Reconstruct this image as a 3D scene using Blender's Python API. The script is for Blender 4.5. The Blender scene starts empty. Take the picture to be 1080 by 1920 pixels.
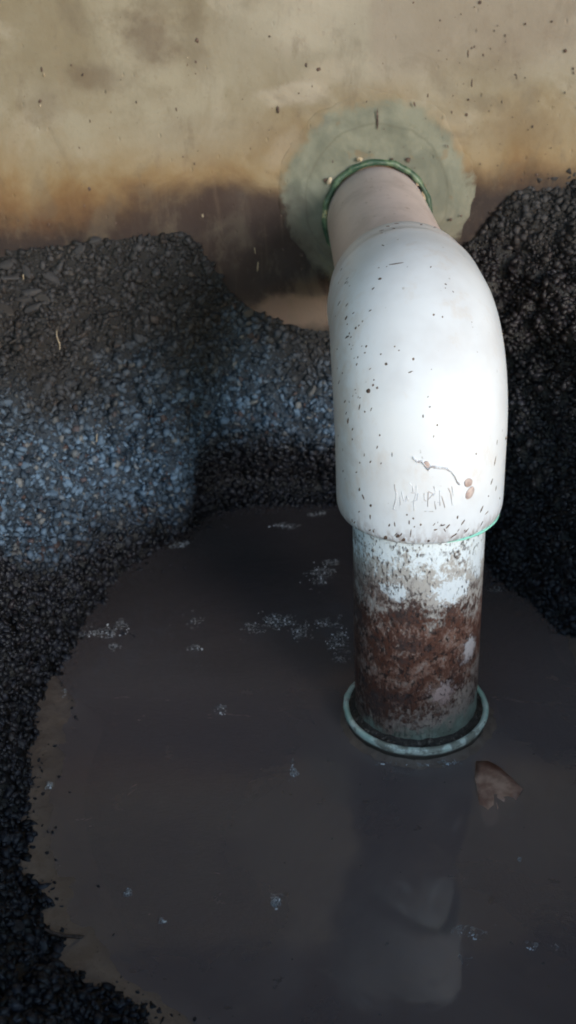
import bpy, bmesh, math, random
import numpy as np
from mathutils import Vector, Matrix, noise as mn
from mathutils.bvhtree import BVHTree
R_ = math.radians
rnd = random.Random(7)
rng = np.random.default_rng(11)

# ------------------------------------------------------------ camera
CAM_O = np.array([-0.1007, -0.7846, 0.2696])
CAM_R = np.array([0.99910735, -0.01120547, -0.04073006])
CAM_U = np.array([0.04132838, 0.45886933, 0.88754206])
CAM_F = np.array([-0.00874445, 0.8884331, -0.45892282])
CAM_FOC = 1998.7
cd = bpy.data.cameras.new('camera'); cam = bpy.data.objects.new('camera', cd)
bpy.context.scene.collection.objects.link(cam)
cam.matrix_world = Matrix([[CAM_R[i], CAM_U[i], -CAM_F[i], CAM_O[i]] for i in range(3)] + [[0, 0, 0, 1]])
cd.sensor_fit = 'VERTICAL'; cd.sensor_height = 36; cd.lens = 36 * CAM_FOC / 1920
cd.clip_start = 0.01; cd.clip_end = 300
cd.dof.use_dof = True; cd.dof.focus_distance = 0.83; cd.dof.aperture_fstop = 9
sc = bpy.context.scene; sc.camera = cam

# ------------------------------------------------------------ light
SUN_EL, SUN_AZ = R_(12.0), R_(30.0)         # low, behind the camera and to its right
sun_dir = Vector((math.sin(SUN_AZ) * math.cos(SUN_EL), -math.cos(SUN_AZ) * math.cos(SUN_EL), math.sin(SUN_EL)))
w = bpy.data.worlds.new('World'); sc.world = w; w.use_nodes = True
wn = w.node_tree
sky = wn.nodes.new('ShaderNodeTexSky'); sky.sky_type = 'NISHITA'; sky.sun_disc = False
sky.sun_elevation = SUN_EL; sky.sun_rotation = R_(180) - SUN_AZ
sky.air_density = 1.6; sky.dust_density = 0.6; sky.ozone_density = 3.0
bg = wn.nodes['Background']; wn.links.new(sky.outputs[0], bg.inputs[0]); bg.inputs[1].default_value = 0.15
sl = bpy.data.lights.new('sun', 'SUN'); sl.energy = 1.0; sl.angle = R_(17); sl.color = (1.0, 0.97, 0.95)
so = bpy.data.objects.new('sun', sl); sc.collection.objects.link(so)
so.rotation_euler = sun_dir.to_track_quat('Z', 'Y').to_euler()
sc.view_settings.view_transform = 'Standard'; sc.view_settings.look = 'None'
sc.view_settings.gamma = 1; sc.view_settings.use_curve_mapping = False
sc.view_settings.exposure = 1.45
sc.render.engine = 'CYCLES'
sc.cycles.filter_width = 1.9
sc.cycles.max_bounces = 6
sc.cycles.use_denoising = True
sc.cycles.sample_clamp_indirect = 4

COL = sc.collection
WALL_Y, WATER_Z = 0.408, -0.352

# ------------------------------------------------------------ helpers
def ray(px, py):
    return CAM_O, CAM_F + CAM_R * (px - 540) / CAM_FOC - CAM_U * (py - 960) / CAM_FOC
def on_z(px, py, z=WATER_Z):
    o, d = ray(px, py); return o + d * (z - o[2]) / d[2]
def on_y(px, py, y=WALL_Y):
    o, d = ray(px, py); return o + d * (y - o[1]) / d[1]

def link(name, me, mat=None, parent=None, smooth=False):
    o = bpy.data.objects.new(name, me); COL.objects.link(o)
    if mat and not me.materials: me.materials.append(mat)
    if parent: o.parent = parent
    if smooth: me.polygons.foreach_set('use_smooth', [True] * len(me.polygons))
    return o
def tag(o, label=None, cat=None, group=None, kind=None):
    if label: o['label'] = label
    if cat: o['category'] = cat
    if group: o['group'] = group
    if kind: o['kind'] = kind
    return o
def pydata(name, v, f, mat=None, parent=None, smooth=False):
    me = bpy.data.meshes.new(name); me.from_pydata([tuple(map(float, p)) for p in v], [], f); me.update()
    return link(name, me, mat, parent, smooth)
def grid_mesh(name, P, mat=None, parent=None, closed_u=False, smooth=True, uv=None):
    """P: (nu, nv, 3) points"""
    nu, nv = P.shape[:2]
    idx = np.arange(nu * nv).reshape(nu, nv)
    a = idx if closed_u else idx[:-1]
    b = np.roll(idx, -1, 0) if closed_u else idx[1:]
    F = np.stack([a[:, :-1], b[:, :-1], b[:, 1:], a[:, 1:]], -1).reshape(-1, 4)
    me = bpy.data.meshes.new(name)
    me.vertices.add(nu * nv); me.vertices.foreach_set('co', P.reshape(-1).astype(np.float32))
    me.loops.add(F.size); me.loops.foreach_set('vertex_index', F.reshape(-1).astype(np.int32))
    me.polygons.add(len(F)); me.polygons.foreach_set('loop_start', np.arange(0, F.size, 4, dtype=np.int32))
    me.update(calc_edges=True); me.validate()
    if uv is not None:
        l = me.uv_layers.new(name='UVMap'); l.data.foreach_set('uv', uv.reshape(-1, 2)[F.reshape(-1)].reshape(-1).astype(np.float32))
    return link(name, me, mat, parent, smooth)
def box_bm(bm, lo, hi):
    vs = [bm.verts.new((x, y, z)) for x in (lo[0], hi[0]) for y in (lo[1], hi[1]) for z in (lo[2], hi[2])]
    for f in ((0, 1, 3, 2), (4, 6, 7, 5), (0, 4, 5, 1), (2, 3, 7, 6), (0, 2, 6, 4), (1, 5, 7, 3)):
        bm.faces.new([vs[i] for i in f])
def from_bm(name, bm, mat=None, parent=None, smooth=False):
    bmesh.ops.recalc_face_normals(bm, faces=bm.faces)
    me = bpy.data.meshes.new(name); bm.to_mesh(me); bm.free(); return link(name, me, mat, parent, smooth)
def fbm(p, octv=4):
    return mn.fractal(p, 1.0, 2.0, octv)

class NT:
    """small node-expression writer"""
    def __init__(s, name):
        s.m = bpy.data.materials.new(name); s.m.use_nodes = True; s.t = s.m.node_tree
        s.b = s.t.nodes['Principled BSDF']; s.out = s.t.nodes['Material Output']
    def new(s, typ): return s.t.nodes.new(typ)
    def put(s, sock, v):
        if isinstance(v, bpy.types.NodeSocket): s.t.links.new(v, sock)
        else:
            if sock.type == 'RGBA' and len(v) == 3: v = (*v, 1)
            sock.default_value = v
    def coord(s, which='Object'):
        return s.new('ShaderNodeTexCoord').outputs[which]
    def mapping(s, vec, scale=(1, 1, 1), loc=(0, 0, 0), rot=(0, 0, 0)):
        n = s.new('ShaderNodeMapping'); s.put(n.inputs[0], vec); n.inputs['Scale'].default_value = scale
        n.inputs['Location'].default_value = loc; n.inputs['Rotation'].default_value = rot; return n.outputs[0]
    def sep(s, vec):
        n = s.new('ShaderNodeSeparateXYZ'); s.put(n.inputs[0], vec); return n.outputs
    def noise(s, vec, scale, detail=4, rough=.6, dist=0):
        n = s.new('ShaderNodeTexNoise'); s.put(n.inputs['Vector'], vec)
        n.inputs['Scale'].default_value = scale; n.inputs['Detail'].default_value = detail
        n.inputs['Roughness'].default_value = rough; n.inputs['Distortion'].default_value = dist
        return n.outputs[0]
    def voro(s, vec, scale, out=0, rand=1):
        n = s.new('ShaderNodeTexVoronoi'); s.put(n.inputs['Vector'], vec); n.inputs['Scale'].default_value = scale
        n.inputs['Randomness'].default_value = rand; return n.outputs[out]
    def math(s, op, a, b=0.0, c=None):
        n = s.new('ShaderNodeMath'); n.operation = op; s.put(n.inputs[0], a); s.put(n.inputs[1], b)
        if c is not None: s.put(n.inputs[2], c)
        return n.outputs[0]
    def step(s, v, lo, hi):
        n = s.new('ShaderNodeMapRange'); n.interpolation_type = 'SMOOTHSTEP'; s.put(n.inputs[0], v)
        n.inputs[1].default_value = lo; n.inputs[2].default_value = hi
        n.inputs[3].default_value = 0; n.inputs[4].default_value = 1
        return n.outputs[0]
    def stepdown(s, v, lo, hi): return s.math('SUBTRACT', 1.0, s.step(v, lo, hi))
    def mix(s, f, a, b):
        n = s.new('ShaderNodeMix'); n.data_type = 'RGBA'; s.put(n.inputs[0], f); s.put(n.inputs[6], a); s.put(n.inputs[7], b)
        return n.outputs[2]
    def mul(s, a, b): return s.math('MULTIPLY', a, b)
    def add(s, a, b): return s.math('ADD', a, b)
    def blob(s, u, v, cu, cv, ru, rv):
        """1 at the centre, 0 at the ellipse edge, negative outside"""
        a = s.math('DIVIDE', s.math('SUBTRACT', u, cu), ru); b = s.math('DIVIDE', s.math('SUBTRACT', v, cv), rv)
        return s.math('SUBTRACT', 1.0, s.math('SQRT', s.add(s.mul(a, a), s.mul(b, b))))
    def bump(s, h, dist=.001, strength=1.0, prev=None):
        n = s.new('ShaderNodeBump'); n.inputs['Strength'].default_value = strength; n.inputs['Distance'].default_value = dist
        s.put(n.inputs['Height'], h)
        if prev is not None: s.put(n.inputs['Normal'], prev)
        return n.outputs[0]
    def set(s, color=None, rough=None, normal=None, **kw):
        if color is not None: s.put(s.b.inputs['Base Color'], color)
        if rough is not None: s.put(s.b.inputs['Roughness'], rough)
        if normal is not None: s.put(s.b.inputs['Normal'], normal)
        for k, v in kw.items(): s.put(s.b.inputs[k.replace('_', ' ')], v)
        return s.m

# ------------------------------------------------------------ materials
def mortar_over(n, wallcol):
    P = n.coord(); x, y, z = n.sep(P)
    n1 = n.noise(P, 22, 5, .6, .5); n2 = n.noise(P, 90, 5, .65)
    col = n.mix(n.step(n1, .38, .66), (.165, .168, .130), (.112, .118, .092))
    dx = n.math('SUBTRACT', x, .0); dz = n.math('SUBTRACT', z, .035)
    r = n.math('SQRT', n.add(n.mul(dx, dx), n.mul(dz, dz)))
    rr = n.add(r, n.mul(n.math('SUBTRACT', n1, .5), .012))
    line = n.math('SUBTRACT', 1.0, n.step(n.math('ABSOLUTE', n.math('SUBTRACT', rr, .078)), .0, .0022))
    col = n.mix(n.mul(line, .45), col, (.09, .09, .065))
    sm = n.step(n.add(n.blob(x, z, -.062, .118, .02, .012), n.mul(n.math('SUBTRACT', n1, .5), 1.5)), 0, .5)
    col = n.mix(n.mul(sm, .6), col, (.10, .105, .09))
    col = n.mix(n.mul(n.stepdown(n.add(z, n.mul(n1, .05)), .0, .06), .45), col, (.14, .11, .075))
    b = n.add(n.blob(x, z, -.11, -.01, .08, .075), n.mul(n.math('SUBTRACT', n1, .5), 1.0))
    col = n.mix(n.mul(n.step(b, 0, .7), .6), col, (.05, .033, .028))  # the elbow's shadow continued in the mortar colour
    col = n.mix(n.mul(n.step(n2, .6, .74), .35), col, (.09, .085, .06))
    col = n.mix(n.mul(n.step(n.noise(P, 45, 3, .5), .64, .72), .5), col, (.16, .11, .06))
    edge = n.step(n.add(r, n.mul(n.math('SUBTRACT', n.noise(P, 26, 6, .68, .6), .5), .055)), .094, .108)
    return n.mix(n.mul(edge, .97), col, wallcol)
def mat_wall(mortar=False):
    n = NT('green_grey_mortar' if mortar else 'stained_render'); P = n.coord(); x, y, z = n.sep(P)
    n1 = n.noise(P, 9, 6, .6, .4); n2 = n.noise(P, 28, 6, .65); n3 = n.noise(P, 4, 3, .5); n4 = n.noise(P, 160, 4, .7)
    col = n.mix(n.step(n1, .35, .68), (.235, .21, .158), (.165, .138, .092))
    col = n.mix(n.mul(n.step(n2, .5, .72), .35), col, (.15, .12, .08))
    col = n.mix(n.mul(n.step(n3, .52, .7), .35), col, (.30, .285, .25))
    n5a = n.noise(n.mapping(P, (1, 1, .8), (4, 2, 7)), 11, 6, .62, .8)
    col = n.mix(n.mul(n.stepdown(n5a, .36, .48), .5), col, (.28, .255, .205))
    # ochre staining that climbs from the soil
    zz = n.add(z, n.mul(n.math('SUBTRACT', n1, .5), -.16))
    col = n.mix(n.mul(n.stepdown(zz, .03, .16), .85), col, (.195, .122, .046))
    col = n.mix(n.mul(n.stepdown(zz, .005, .085), .92), col, (.095, .038, .012))
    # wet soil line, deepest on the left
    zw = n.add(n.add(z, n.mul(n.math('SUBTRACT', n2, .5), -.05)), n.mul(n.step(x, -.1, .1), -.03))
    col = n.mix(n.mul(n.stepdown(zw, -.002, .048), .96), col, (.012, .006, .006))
    # elbow's cast shadow painted brown into the wall, left of the pipe hole
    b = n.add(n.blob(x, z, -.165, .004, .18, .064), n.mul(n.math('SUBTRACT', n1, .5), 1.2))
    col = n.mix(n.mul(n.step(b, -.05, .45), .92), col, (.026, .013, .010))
    # sooty smudges
    for cu, cv, ru, rv, k in ((-.232, .205, .035, .036, .6), (-.29, .17, .045, .02, .45), (-.345, .145, .03, .03, .3),
                              (.155, .10, .06, .03, .25), (-.1, .10, .05, .03, .18), (.15, .18, .07, .04, .25)):
        b = n.add(n.blob(x, z, cu, cv, ru, rv), n.mul(n.math('SUBTRACT', n2, .5), 1.6))
        col = n.mix(n.mul(n.step(b, -.1, .8), k), col, (.07, .043, .027))
    # pale trowel smears near the patch
    for cu, cv, ru, rv, k in ((-.085, .145, .05, .016, .6), (-.05, .165, .04, .02, .35), (-.1, .09, .02, .03, .25), (-.06, .22, .06, .05, .35)):
        b = n.add(n.blob(n.add(x, n.mul(z, -.45)), z, cu - .45 * cv, cv, ru, rv), n.mul(n.math('SUBTRACT', n2, .5), 1.3))
        col = n.mix(n.mul(n.step(b, 0, .6), k), col, (.33, .295, .245))
    # pink-tan cement slurry under the hole
    b = n.add(n.blob(x, z, -.09, -.088, .085, .026), n.mul(n.math('SUBTRACT', n2, .5), 1.2))
    col = n.mix(n.mul(n.step(b, 0, .5), .7), col, (.17, .115, .09))
    # fine grain and pits
    pit = n.step(n.voro(n.mapping(P, (1, 1, .6)), 62), .0, .12)
    msk = n.step(n.noise(P, 17, 3, .5), .54, .62)
    pitm = n.mul(n.math('SUBTRACT', 1.0, pit), msk)
    col = n.mix(n.mul(pitm, .8), col, (.035, .022, .014))
    col = n.mix(n.mul(n.step(n4, .56, .75), .28), col, (.1, .07, .045))
    st = n.noise(n.mapping(P, (90, 90, 9)), 1, 4, .6)
    col = n.mix(n.mul(n.step(st, .55, .75), .18), col, (.16, .11, .07))
    for cu, cv, ru, rv, k in ((.05, .21, .16, .05, .35), (-.2, .11, .1, .04, .3)):
        b = n.add(n.blob(x, z, cu, cv, ru, rv), n.mul(n.math('SUBTRACT', n1, .5), 2.0))
        col = n.mix(n.mul(n.step(b, 0, .7), k), col, (.19, .175, .145))
    n5 = n.noise(n.mapping(P, (1, 1, .8), (4, 2, 7)), 13, 6, .62, .8); n6 = n.noise(n.mapping(P, (1, 1, .45), (1, 2, 3)), 42, 5, .7)
    col = n.mix(n.mul(n.step(n5, .52, .66), .38), col, (.10, .078, .055))
    col = n.mix(n.mul(n.step(n6, .56, .72), .4), col, (.10, .075, .052))
    col = n.mix(n.mul(n.mul(n.step(x, -.012, .0), n.step(z, .13, .2)), .35), col, (.165, .125, .105))
    h = n.add(n.mul(n2, .9), n.add(n.mul(n4, .25), n.mul(pit, .5)))
    if mortar: col = mortar_over(n, col)
    return n.set(col, n.add(.62, n.mul(n2, .3)), n.bump(h, .0012))
def mat_seal():
    n = NT('green_sealant'); P = n.coord()
    n1 = n.noise(P, 60, 4, .6)
    col = n.mix(n.step(n1, .45, .6), (.022, .055, .033), (.09, .14, .08))
    col = n.mix(n.step(n1, .64, .7), col, (.40, .36, .20))
    return n.set(col, .45, n.bump(n1, .002))
def mat_elbow():
    n = NT('white_pvc'); uv = n.coord('UV'); P = n.coord(); u, v, _ = n.sep(uv)
    n1 = n.noise(P, 14, 4, .6); n2 = n.noise(P, 70, 5, .7); n3 = n.noise(n.mapping(P, (1, 1, .35)), 260, 3, .6)
    col = n.mix(n.step(n1, .4, .7), (.63, .67, .745), (.55, .575, .635))
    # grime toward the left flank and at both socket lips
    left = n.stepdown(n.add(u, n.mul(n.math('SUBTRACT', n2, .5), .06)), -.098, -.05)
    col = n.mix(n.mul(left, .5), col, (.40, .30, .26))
    lip = n.stepdown(n.add(v, n.mul(n.math('SUBTRACT', n2, .5), .03)), .004, .026)
    col = n.mix(n.mul(lip, n.mul(n.step(n3, .42, .58), .65)), col, (.25, .20, .20))
    lip2 = n.step(n.add(v, n.mul(n.math('SUBTRACT', n2, .5), .012)), .206, .222)
    col = n.mix(n.mul(lip2, .3), col, (.52, .42, .40))
    fleck = n.mul(n.step(n.noise(P, 190, 2, .5), .70, .74), n.step(n.noise(P, 18, 3, .6), .5, .62))
    col = n.mix(n.mul(fleck, .75), col, (.07, .05, .045))
    film = n.math('MAXIMUM', n.step(n.noise(n.mapping(P, (1, 1, .6), (3, 1, 2)), 30, 6, .7), .54, .70), n.mul(n.stepdown(u, -.075, -.02), n.step(n.noise(n.mapping(P, (1, 1, .5)), 55, 6, .75), .50, .62)))
    col = n.mix(n.mul(film, .30), col, (.50, .42, .36))
    rough = n.add(.2, n.mul(n.add(n.mul(film, .6), n2), .25))
    return n.set(col, rough, n.bump(n.add(n.mul(n1, 1.5), n.mul(n2, .12)), .0012, .5), Specular_IOR_Level=.35)
def mat_wall_pipe():
    n = NT('dusty_pink_pvc'); P = n.coord(); n1 = n.noise(P, 20, 5, .6); n2 = n.noise(P, 120, 4, .6); x, y, z = n.sep(P)
    col = n.mix(n.step(n1, .4, .66), (.56, .465, .46), (.45, .37, .365))
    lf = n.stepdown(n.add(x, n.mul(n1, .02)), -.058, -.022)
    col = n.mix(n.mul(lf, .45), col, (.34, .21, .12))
    col = n.mix(n.mul(n.step(n2, .64, .70), .6), col, (.15, .09, .07))
    return n.set(col, .42, n.bump(n2, .0004))
def mat_stack():
    """the dirty vertical pipe: uv = (arc length from the front, world z)"""
    n = NT('soiled_pvc'); P = n.coord(); uv = n.coord('UV'); u, v, _ = n.sep(uv)
    a = n.noise(n.mapping(uv, (1, .75, 1)), 75, 6, .68); b = n.noise(n.mapping(uv, (1.3, .8, 1)), 220, 5, .7, .3)
    c = n.noise(uv, 28, 4, .6); d = n.noise(n.mapping(uv, (1, .45, 1)), 420, 3, .6)
    base = n.mix(n.step(v, -.31, -.19), (.36, .25, .235), (.66, .72, .78))
    ja = n.add(n.mul(n.math('SUBTRACT', a, .5), 1.3), n.mul(n.math('SUBTRACT', b, .5), 1.0))
    hole = n.math('MAXIMUM', n.add(n.blob(u, v, .022, -.187, .016, .013), n.mul(ja, 2.5)),
           n.math('MAXIMUM', n.add(n.blob(u, v, .050, -.168, .010, .02), n.mul(ja, 2.0)),
           n.math('MAXIMUM', n.add(n.blob(u, v, -.026, -.188, .012, .008), n.mul(ja, 2.5)),
           n.math('MAXIMUM', n.add(n.blob(u, v, .016, -.288, .015, .012), n.mul(ja, 2.6)),
                  n.add(n.blob(u, v, .045, -.255, .012, .014), n.mul(ja, 2.0))))))
    scumk = n.mul(n.math('SUBTRACT', 1.0, n.mul(n.step(hole, 0, .2), .9)), .75)
    # beige-grey scum below the socket
    col = n.mix(n.mul(n.step(n.add(n.math('SUBTRACT', -.152, v), n.mul(ja, .09)), 0, .02), scumk), base, (.30, .25, .21))
    # main brown band
    lvl = n.add(n.math('SUBTRACT', -.195, v), n.add(n.mul(n.math('SUBTRACT', c, .5), .10), n.mul(n.math('SUBTRACT', b, .5), .09)))
    low = n.add(n.math('SUBTRACT', v, n.math('MULTIPLY_ADD', u, .35, -.318)), n.add(n.mul(n.math('SUBTRACT', c, .5), .12), n.mul(n.math('SUBTRACT', b, .5), .10)))
    band = n.mul(n.step(lvl, -.004, .022), n.step(low, -.012, .03))
    leftb = n.mul(n.stepdown(n.add(u, n.mul(n.math('SUBTRACT', a, .5), .05)), -.045, .0), .6)
    band = n.math('MAXIMUM', n.mul(band, .95), n.mul(leftb, n.step(n.math('SUBTRACT', -.165, v), 0, .03)))
    keep = n.math('SUBTRACT', 1.0, n.mul(n.step(n.add(hole, n.mul(n.math('SUBTRACT', b, .5), .8)), -.05, .4), .95))
    ab = n.add(n.mul(a, .45), n.add(n.mul(b, .35), n.mul(d, .2)))
    amt = n.mul(n.mul(band, keep), n.step(n.add(ab, n.mul(band, .10)), .42, .60))
    col = n.mix(n.mul(amt, .9), col, (.17, .072, .046))
    amt2 = n.mul(n.mul(band, keep), n.step(n.add(n.add(n.mul(a, .5), n.mul(b, .35)), n.add(n.mul(c, .25), -.05)), .43, .53))
    col = n.mix(n.mul(amt2, .93), col, (.068, .020, .010))
    col = n.mix(n.mul(n.mul(band, keep), n.step(n.noise(n.mapping(uv, (1, .7, 1), (2, 3, 0)), 170, 5, .7), .54, .60)), col, (.018, .008, .007))
    fac = n.math('MAXIMUM', amt, amt2)
    # dark flecks everywhere, denser higher up on the left
    fl = n.mul(n.step(d, .55, .63), n.step(n.add(a, n.mul(n.stepdown(u, -.06, .03), .10)), .47, .60))
    col = n.mix(n.mul(fl, .85), col, (.028, .018, .018))
    sc_ = n.mul(n.step(c, .52, .62), n.step(n.add(b, n.mul(n.stepdown(u, -.05, .02), .08)), .5, .58))
    col = n.mix(n.mul(sc_, .75), col, (.05, .035, .035))
    fl2 = n.mul(n.step(n.voro(n.mapping(uv, (1, .7, 1)), 330), .30, .18), 1)
    # green glue wash at the foot
    g = n.mul(n.stepdown(n.add(n.add(v, n.mul(u, -.15)), n.mul(n.math('SUBTRACT', a, .5), .06)), -.332, -.318), .7)
    col = n.mix(g, col, n.mix(n.step(c, .45, .6), (.10, .15, .115), (.24, .33, .27)))
    h = n.add(n.mul(fac, .9), n.add(n.mul(b, .6), n.mul(fl, .8)))
    return n.set(col, n.mix(fac, (.42,) * 3, (.6,) * 3), n.bump(h, .0011))
def mat_collar():
    n = NT('pale_green_pvc'); P = n.coord(); x, y, z = n.sep(P); n1 = n.noise(P, 90, 4, .6); n2 = n.noise(P, 25, 3, .6)
    col = n.mix(n.step(n2, .4, .62), (.42, .60, .50), (.80, .84, .74))
    col = n.mix(n.mul(n.step(n.add(n.mul(n1, .5), n.mul(n2, .5)), .52, .6), .75), col, (.14, .12, .08))
    col = n.mix(n.stepdown(n.add(z, n.mul(n1, .004)), -.3435, -.3405), col, (.06, .048, .038))
    return n.set(col, .3, n.bump(n1, .0004))
def mat_sludge():
    n = NT('wet_black_sludge'); P = n.coord(); n1 = n.noise(P, 240, 5, .7)
    col = n.mix(n.step(n1, .5, .72), (.035, .025, .020), (.24, .19, .16))
    return n.set(col, .18, n.bump(n1, .003))
def mat_glue():
    n = NT('mint_glue'); return n.set((.25, .60, .50), .25)
def mat_water():
    n = NT('muddy_water'); P = n.coord()
    n1 = n.noise(P, 5, 5, .55, .8); n2 = n.noise(n.mapping(P, (1, 1.6, 1)), 16, 5, .6, 1.0); n3 = n.noise(P, 45, 3, .5)
    col = n.mix(n.step(n1, .36, .66), (.185, .142, .140), (.235, .182, .172))
    col = n.mix(n.mul(n.step(n2, .56, .74), .4), col, (.27, .205, .18))
    col = n.mix(n.mul(n.step(n.noise(P, 75, 3, .5), .68, .74), .3), col, (.03, .022, .02))
    x_, y_, z_ = n.sep(P)
    clear = n.step(n.add(y_, n.mul(n.math('SUBTRACT', n1, .5), .3)), -.02, .30)  # shade at the back of the pool, painted as darker water
    col = n.mix(n.mul(clear, .65), col, (.030, .029, .033))
    h = n.add(n.mul(n2, .7), n.mul(n3, .3))
    m = n.set(col, .05, n.bump(h, .0012, .3), IOR=1.42)
    tr = n.new('ShaderNodeBsdfTransparent'); mx = n.new('ShaderNodeMixShader')
    mx.inputs[0].default_value = .70
    n.t.links.new(tr.outputs[0], mx.inputs[1]); n.t.links.new(n.b.outputs[0], mx.inputs[2]); n.t.links.new(mx.outputs[0], n.out.inputs[0])
    return m
def mat_soil():
    n = NT('dark_soil'); P = n.coord(); x, y, z = n.sep(P); n1 = n.noise(P, 60, 6, .7); n2 = n.noise(P, 300, 4, .7)
    col = n.mix(n.step(n1, .4, .65), (.022, .031, .044), (.045, .064, .088))
    g1 = n.noise(P, 7, 3, .5)
    loam = n.mul(n.step(n.add(z, n.mul(n.math('SUBTRACT', g1, .5), .22)), -.205, -.09), .92)
    col = n.mix(loam, col, n.mix(n1, (.006, .005, .004), (.018, .014, .012)))
    wet = n.stepdown(n.add(n.add(z, n.add(n.mul(n.stepdown(y, .0, .20), -.22), n.add(n.mul(n.step(x, .02, .12), -.22), n.mul(n.step(x, -.24, -.20), -.055)))), n.mul(n.math('SUBTRACT', g1, .5), .10)), -.325, -.250)  # damp by the water, widened to paint shade in the hollow and banks
    col = n.mix(wet, col, (.005, .004, .004))
    return n.set(col, n.mix(wet, (.9,) * 3, (.35,) * 3), n.bump(n.add(n1, n.mul(n2, .5)), .003))
def mat_stone():
    n = NT('crushed_stone'); P = n.coord('Object'); geo = n.new('ShaderNodeNewGeometry').outputs['Position']
    at = n.new('ShaderNodeAttribute'); at.attribute_name = 'tint'; t, t2, _ = n.sep(at.outputs['Vector'])
    x, y, z = n.sep(geo)
    g1 = n.noise(geo, 7, 3, .5)
    col = n.mix(t, (.022, .034, .050), (.13, .20, .29))
    col = n.mix(n.step(t2, .90, .97), col, (.16, .165, .17))
    col = n.mix(n.mul(n.stepdown(t2, .04, .09), .8), col, (.075, .042, .034))
    # brown loam dust over the upper middle of the slope
    loam = n.mul(n.step(n.add(n.math('ADD', z, 0), n.mul(n.math('SUBTRACT', g1, .5), .22)), -.205, -.09), .92)
    col = n.mix(loam, col, n.mix(t, (.010, .008, .007), (.036, .028, .024)))
    wet = n.stepdown(n.add(n.add(z, n.add(n.mul(n.stepdown(y, .0, .20), -.22), n.add(n.mul(n.step(x, .02, .12), -.22), n.mul(n.step(x, -.24, -.20), -.055)))), n.mul(n.math('SUBTRACT', g1, .5), .10)), -.325, -.250)  # damp mask for the stones, with shade of hollow and banks painted in
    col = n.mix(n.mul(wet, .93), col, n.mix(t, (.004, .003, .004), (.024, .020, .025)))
    sp = n.noise(geo, 700, 3, .7)
    col = n.mix(n.mul(n.step(sp, .5, .75), .3), col, (.05, .05, .055))
    return n.set(col, n.mix(wet, (.72,) * 3, (.38,) * 3), n.bump(sp, .0005), Specular_IOR_Level=.35)
def mat_silt():
    n = NT('brown_silt'); P = n.coord(); at = n.new('ShaderNodeAttribute'); at.attribute_name = 'deep'
    n1 = n.noise(P, 55, 5, .65); n2 = n.noise(P, 260, 3, .6)
    col = n.mix(n.step(n1, .38, .65), (.15, .110, .092), (.21, .157, .13))
    f = n.step(n.add(at.outputs['Fac'], n.mul(n.math('SUBTRACT', n1, .5), .7)), .35, .8)
    col = n.mix(f, col, (.11, .085, .08))
    col = n.mix(n.mul(n.step(n2, .6, .75), .5), col, (.03, .022, .018))
    return n.set(col, .25, n.bump(n.add(n1, n.mul(n2, .3)), .0012))
def mat_leaf():
    n = NT('soggy_brown_leaf'); P = n.coord(); n1 = n.noise(P, 60, 5, .6)
    col = n.mix(n.step(n1, .35, .65), (.26, .13, .095), (.52, .32, .24))
    return n.set(col, .35, n.bump(n1, .0008))
def mat_foam():
    n = NT('foam_film'); P = n.coord(); n1 = n.noise(P, 500, 3, .6)
    n.set((.62, .60, .60), .06, n.bump(n1, .0006), IOR=1.4)
    tr = n.new('ShaderNodeBsdfTransparent'); mx = n.new('ShaderNodeMixShader')
    lw = n.new('ShaderNodeLayerWeight'); lw.inputs[0].default_value = .45
    n.put(mx.inputs[0], n.math('MULTIPLY_ADD', lw.outputs['Facing'], .9, .06))
    n.t.links.new(tr.outputs[0], mx.inputs[1]); n.t.links.new(n.b.outputs[0], mx.inputs[2]); n.t.links.new(mx.outputs[0], n.out.inputs[0])
    return n.m
def mat_plain(name, a, b, scale=40, rough=.7, bump=.0006):
    n = NT(name); P = n.coord(); n1 = n.noise(P, scale, 5, .6)
    return n.set(n.mix(n.step(n1, .38, .64), a, b), rough, n.bump(n1, bump))

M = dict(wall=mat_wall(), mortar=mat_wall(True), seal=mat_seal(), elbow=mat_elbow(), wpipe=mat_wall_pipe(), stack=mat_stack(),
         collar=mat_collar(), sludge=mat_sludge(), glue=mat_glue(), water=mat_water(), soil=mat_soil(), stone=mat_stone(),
         silt=mat_silt(), leaf=mat_leaf(), foam=mat_foam(),
         mud=mat_plain('dried_mud', (.045, .028, .022), (.11, .07, .055), 300, .8),
         chip=mat_plain('pink_scrape', (.36, .28, .27), (.48, .40, .39), 200, .5),
         froth=mat_plain('froth_glint', (.75, .78, .85), (.9, .9, .92), 300, .15),
         scuff=mat_plain('brown_scuff', (.10, .07, .065), (.26, .19, .18), 400, .7),
         straw=mat_plain('dry_straw', (.30, .23, .15), (.45, .37, .27), 200, .7),
         timber=mat_plain('dark_timber', (.030, .022, .016), (.055, .04, .03), 12, .9, .003),
         sheet=mat_plain('rusty_sheet', (.05, .035, .03), (.09, .06, .045), 8, .7, .002))

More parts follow.
